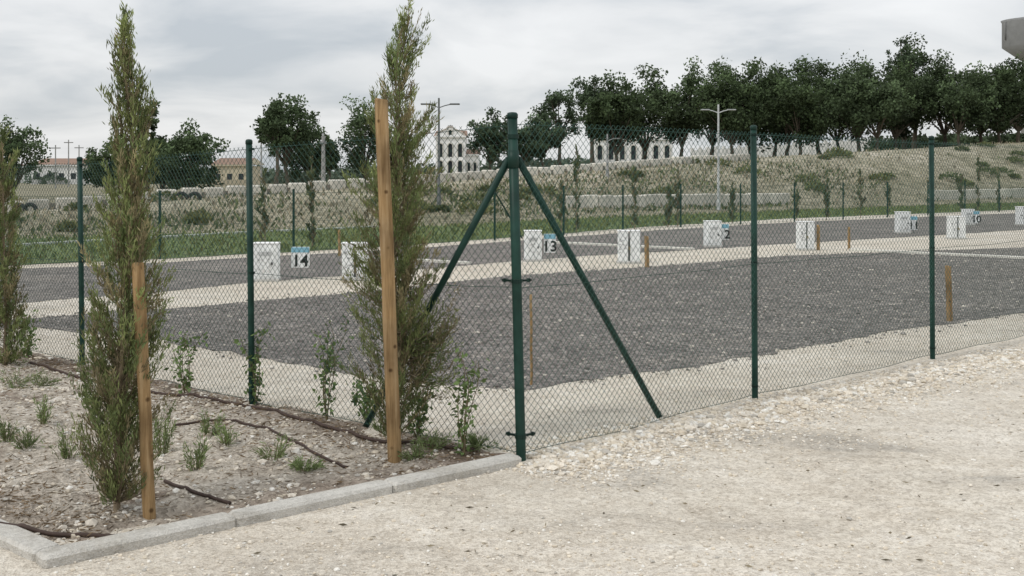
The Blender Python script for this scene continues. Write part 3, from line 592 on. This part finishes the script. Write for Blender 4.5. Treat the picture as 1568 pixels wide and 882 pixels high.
for i,px in enumerate(range(1060,1345,12)):
    x0=at(px,dp); x1=at(px+12,dp); z0=float(hz(np.array(x0),np.array(dp)))
    m.box(((x0+x1)/2,dp+.002*(i%2),z0+.4),(x1-x0-.01,.25,1.6),0,np.array([.72,.715,.69])*rng.uniform(.94,1.03)); m.box((x0,dp,z0+.5),(.3,.4,1.8),0,(.66,.65,.62))
m.build('boundary_wall',[M_plaster])
m=MB()
for i in range(110):
    px=rng.uniform(1330,1750); dp=rng.uniform(96,104); x0=at(px,dp); z0=float(hz(np.array(x0),np.array(dp))); r=rng.uniform(.7,1.5); k=110
    dd=rng.normal(size=(k,3)); dd/=np.linalg.norm(dd,axis=1,keepdims=True); dd[:,2]=abs(dd[:,2]); leaves(m,np.array([x0,dp,z0])+dd*r*rng.uniform(.6,1,(k,1)),rng.normal(size=(k,3)),.4,.25,np.array([.06,.085,.045])*rng.uniform(.5,1.4))
m.build('hedge',[M_leaf])
m=MB(); dp=170; x=at(1580,dp); zb=zt(72,dp); z1=zt(34,dp); zg=3.
m.tube([[x,dp,zg],[x,dp,zb-1.5]],[1.6,1.4],18,(.30,.30,.29)); m.tube([[x,dp,zb-2],[x,dp,zb],[x,dp,z1],[x,dp,z1+.3],[x,dp,z1+.9]],[1.6,4.2,4.2,4.4,.4],26,(.30,.305,.31)); m.tube([[x-4.25,dp-.5,zb+1],[x-4.25,dp-.5,z1]],.1,6,(.2,.2,.2)); m.build('water_tower',[M_plaster],True)

# ---------- world / light / camera ----------
w=bpy.data.worlds.new('World'); bpy.context.scene.world=w; w.use_nodes=True; nt=w.node_tree; bg=nt.nodes['Background']
el=math.radians(48); az=math.radians(-125)
sky=nt.nodes.new('ShaderNodeTexSky'); sky.sky_type='NISHITA'; sky.sun_disc=False; sky.sun_elevation=el; sky.sun_rotation=az
tc=N(nt,'ShaderNodeTexCoord'); sp_=N(nt,'ShaderNodeSeparateXYZ'); L(nt,tc.outputs['Generated'],sp_.inputs[0])
za=N(nt,'ShaderNodeMath',operation='MAXIMUM'); L(nt,sp_.outputs[2],za.inputs[0]); za.inputs[1].default_value=0
zb_=N(nt,'ShaderNodeMath',operation='ADD'); L(nt,za.outputs[0],zb_.inputs[0]); zb_.inputs[1].default_value=.2
vd=N(nt,'ShaderNodeVectorMath',operation='DIVIDE'); L(nt,tc.outputs['Generated'],vd.inputs[0]); cb_=N(nt,'ShaderNodeCombineXYZ')
for i in range(3): L(nt,zb_.outputs[0],cb_.inputs[i])
L(nt,cb_.outputs[0],vd.inputs[1])
n1=N(nt,'ShaderNodeTexNoise',Scale=1.5,Detail=8.0,Roughness=.5,Distortion=.35); L(nt,vd.outputs[0],n1.inputs['Vector'])
cl=ramp(nt,n1.outputs[0],[(.34,(.57,.61,.65)),(.44,(.70,.725,.75)),(.53,(.83,.84,.85)),(.64,(.93,.935,.94))])
mul=N(nt,'ShaderNodeMath',operation='MULTIPLY_ADD'); L(nt,za.outputs[0],mul.inputs[0]); mul.inputs[1].default_value=.8; mul.inputs[2].default_value=.92
cl2=N(nt,'ShaderNodeVectorMath',operation='SCALE'); L(nt,cl,cl2.inputs[0]); L(nt,mul.outputs[0],cl2.inputs['Scale'])
sc=N(nt,'ShaderNodeVectorMath',operation='SCALE'); L(nt,cl2.outputs[0],sc.inputs[0]); sc.inputs['Scale'].default_value=10
mx=mix(nt,.9,sky.outputs[0],sc.outputs[0]); L(nt,mx,bg.inputs[0]); bg.inputs[1].default_value=.1
sl=bpy.data.lights.new('sun','SUN'); sl.energy=1.2; sl.angle=math.radians(14); sl.color=(1,.96,.9)
so=bpy.data.objects.new('sun',sl); bpy.context.scene.collection.objects.link(so)
dvec=Vector((math.sin(az)*math.cos(el),math.cos(az)*math.cos(el),math.sin(el))); so.rotation_euler=dvec.to_track_quat('Z','Y').to_euler()
cam=bpy.data.cameras.new('camera'); cam.sensor_width=36; cam.lens=36*F/1568; cam.shift_y=-(441-HZ)/1568; cam.clip_end=2000; cam.clip_start=.05
co=bpy.data.objects.new('camera',cam); bpy.context.scene.collection.objects.link(co); co.location=(0,0,CH); co.rotation_euler=(math.pi/2,0,0)
bpy.context.scene.camera=co
vs=bpy.context.scene.view_settings; vs.view_transform='Standard'; vs.look='None'; vs.exposure=0
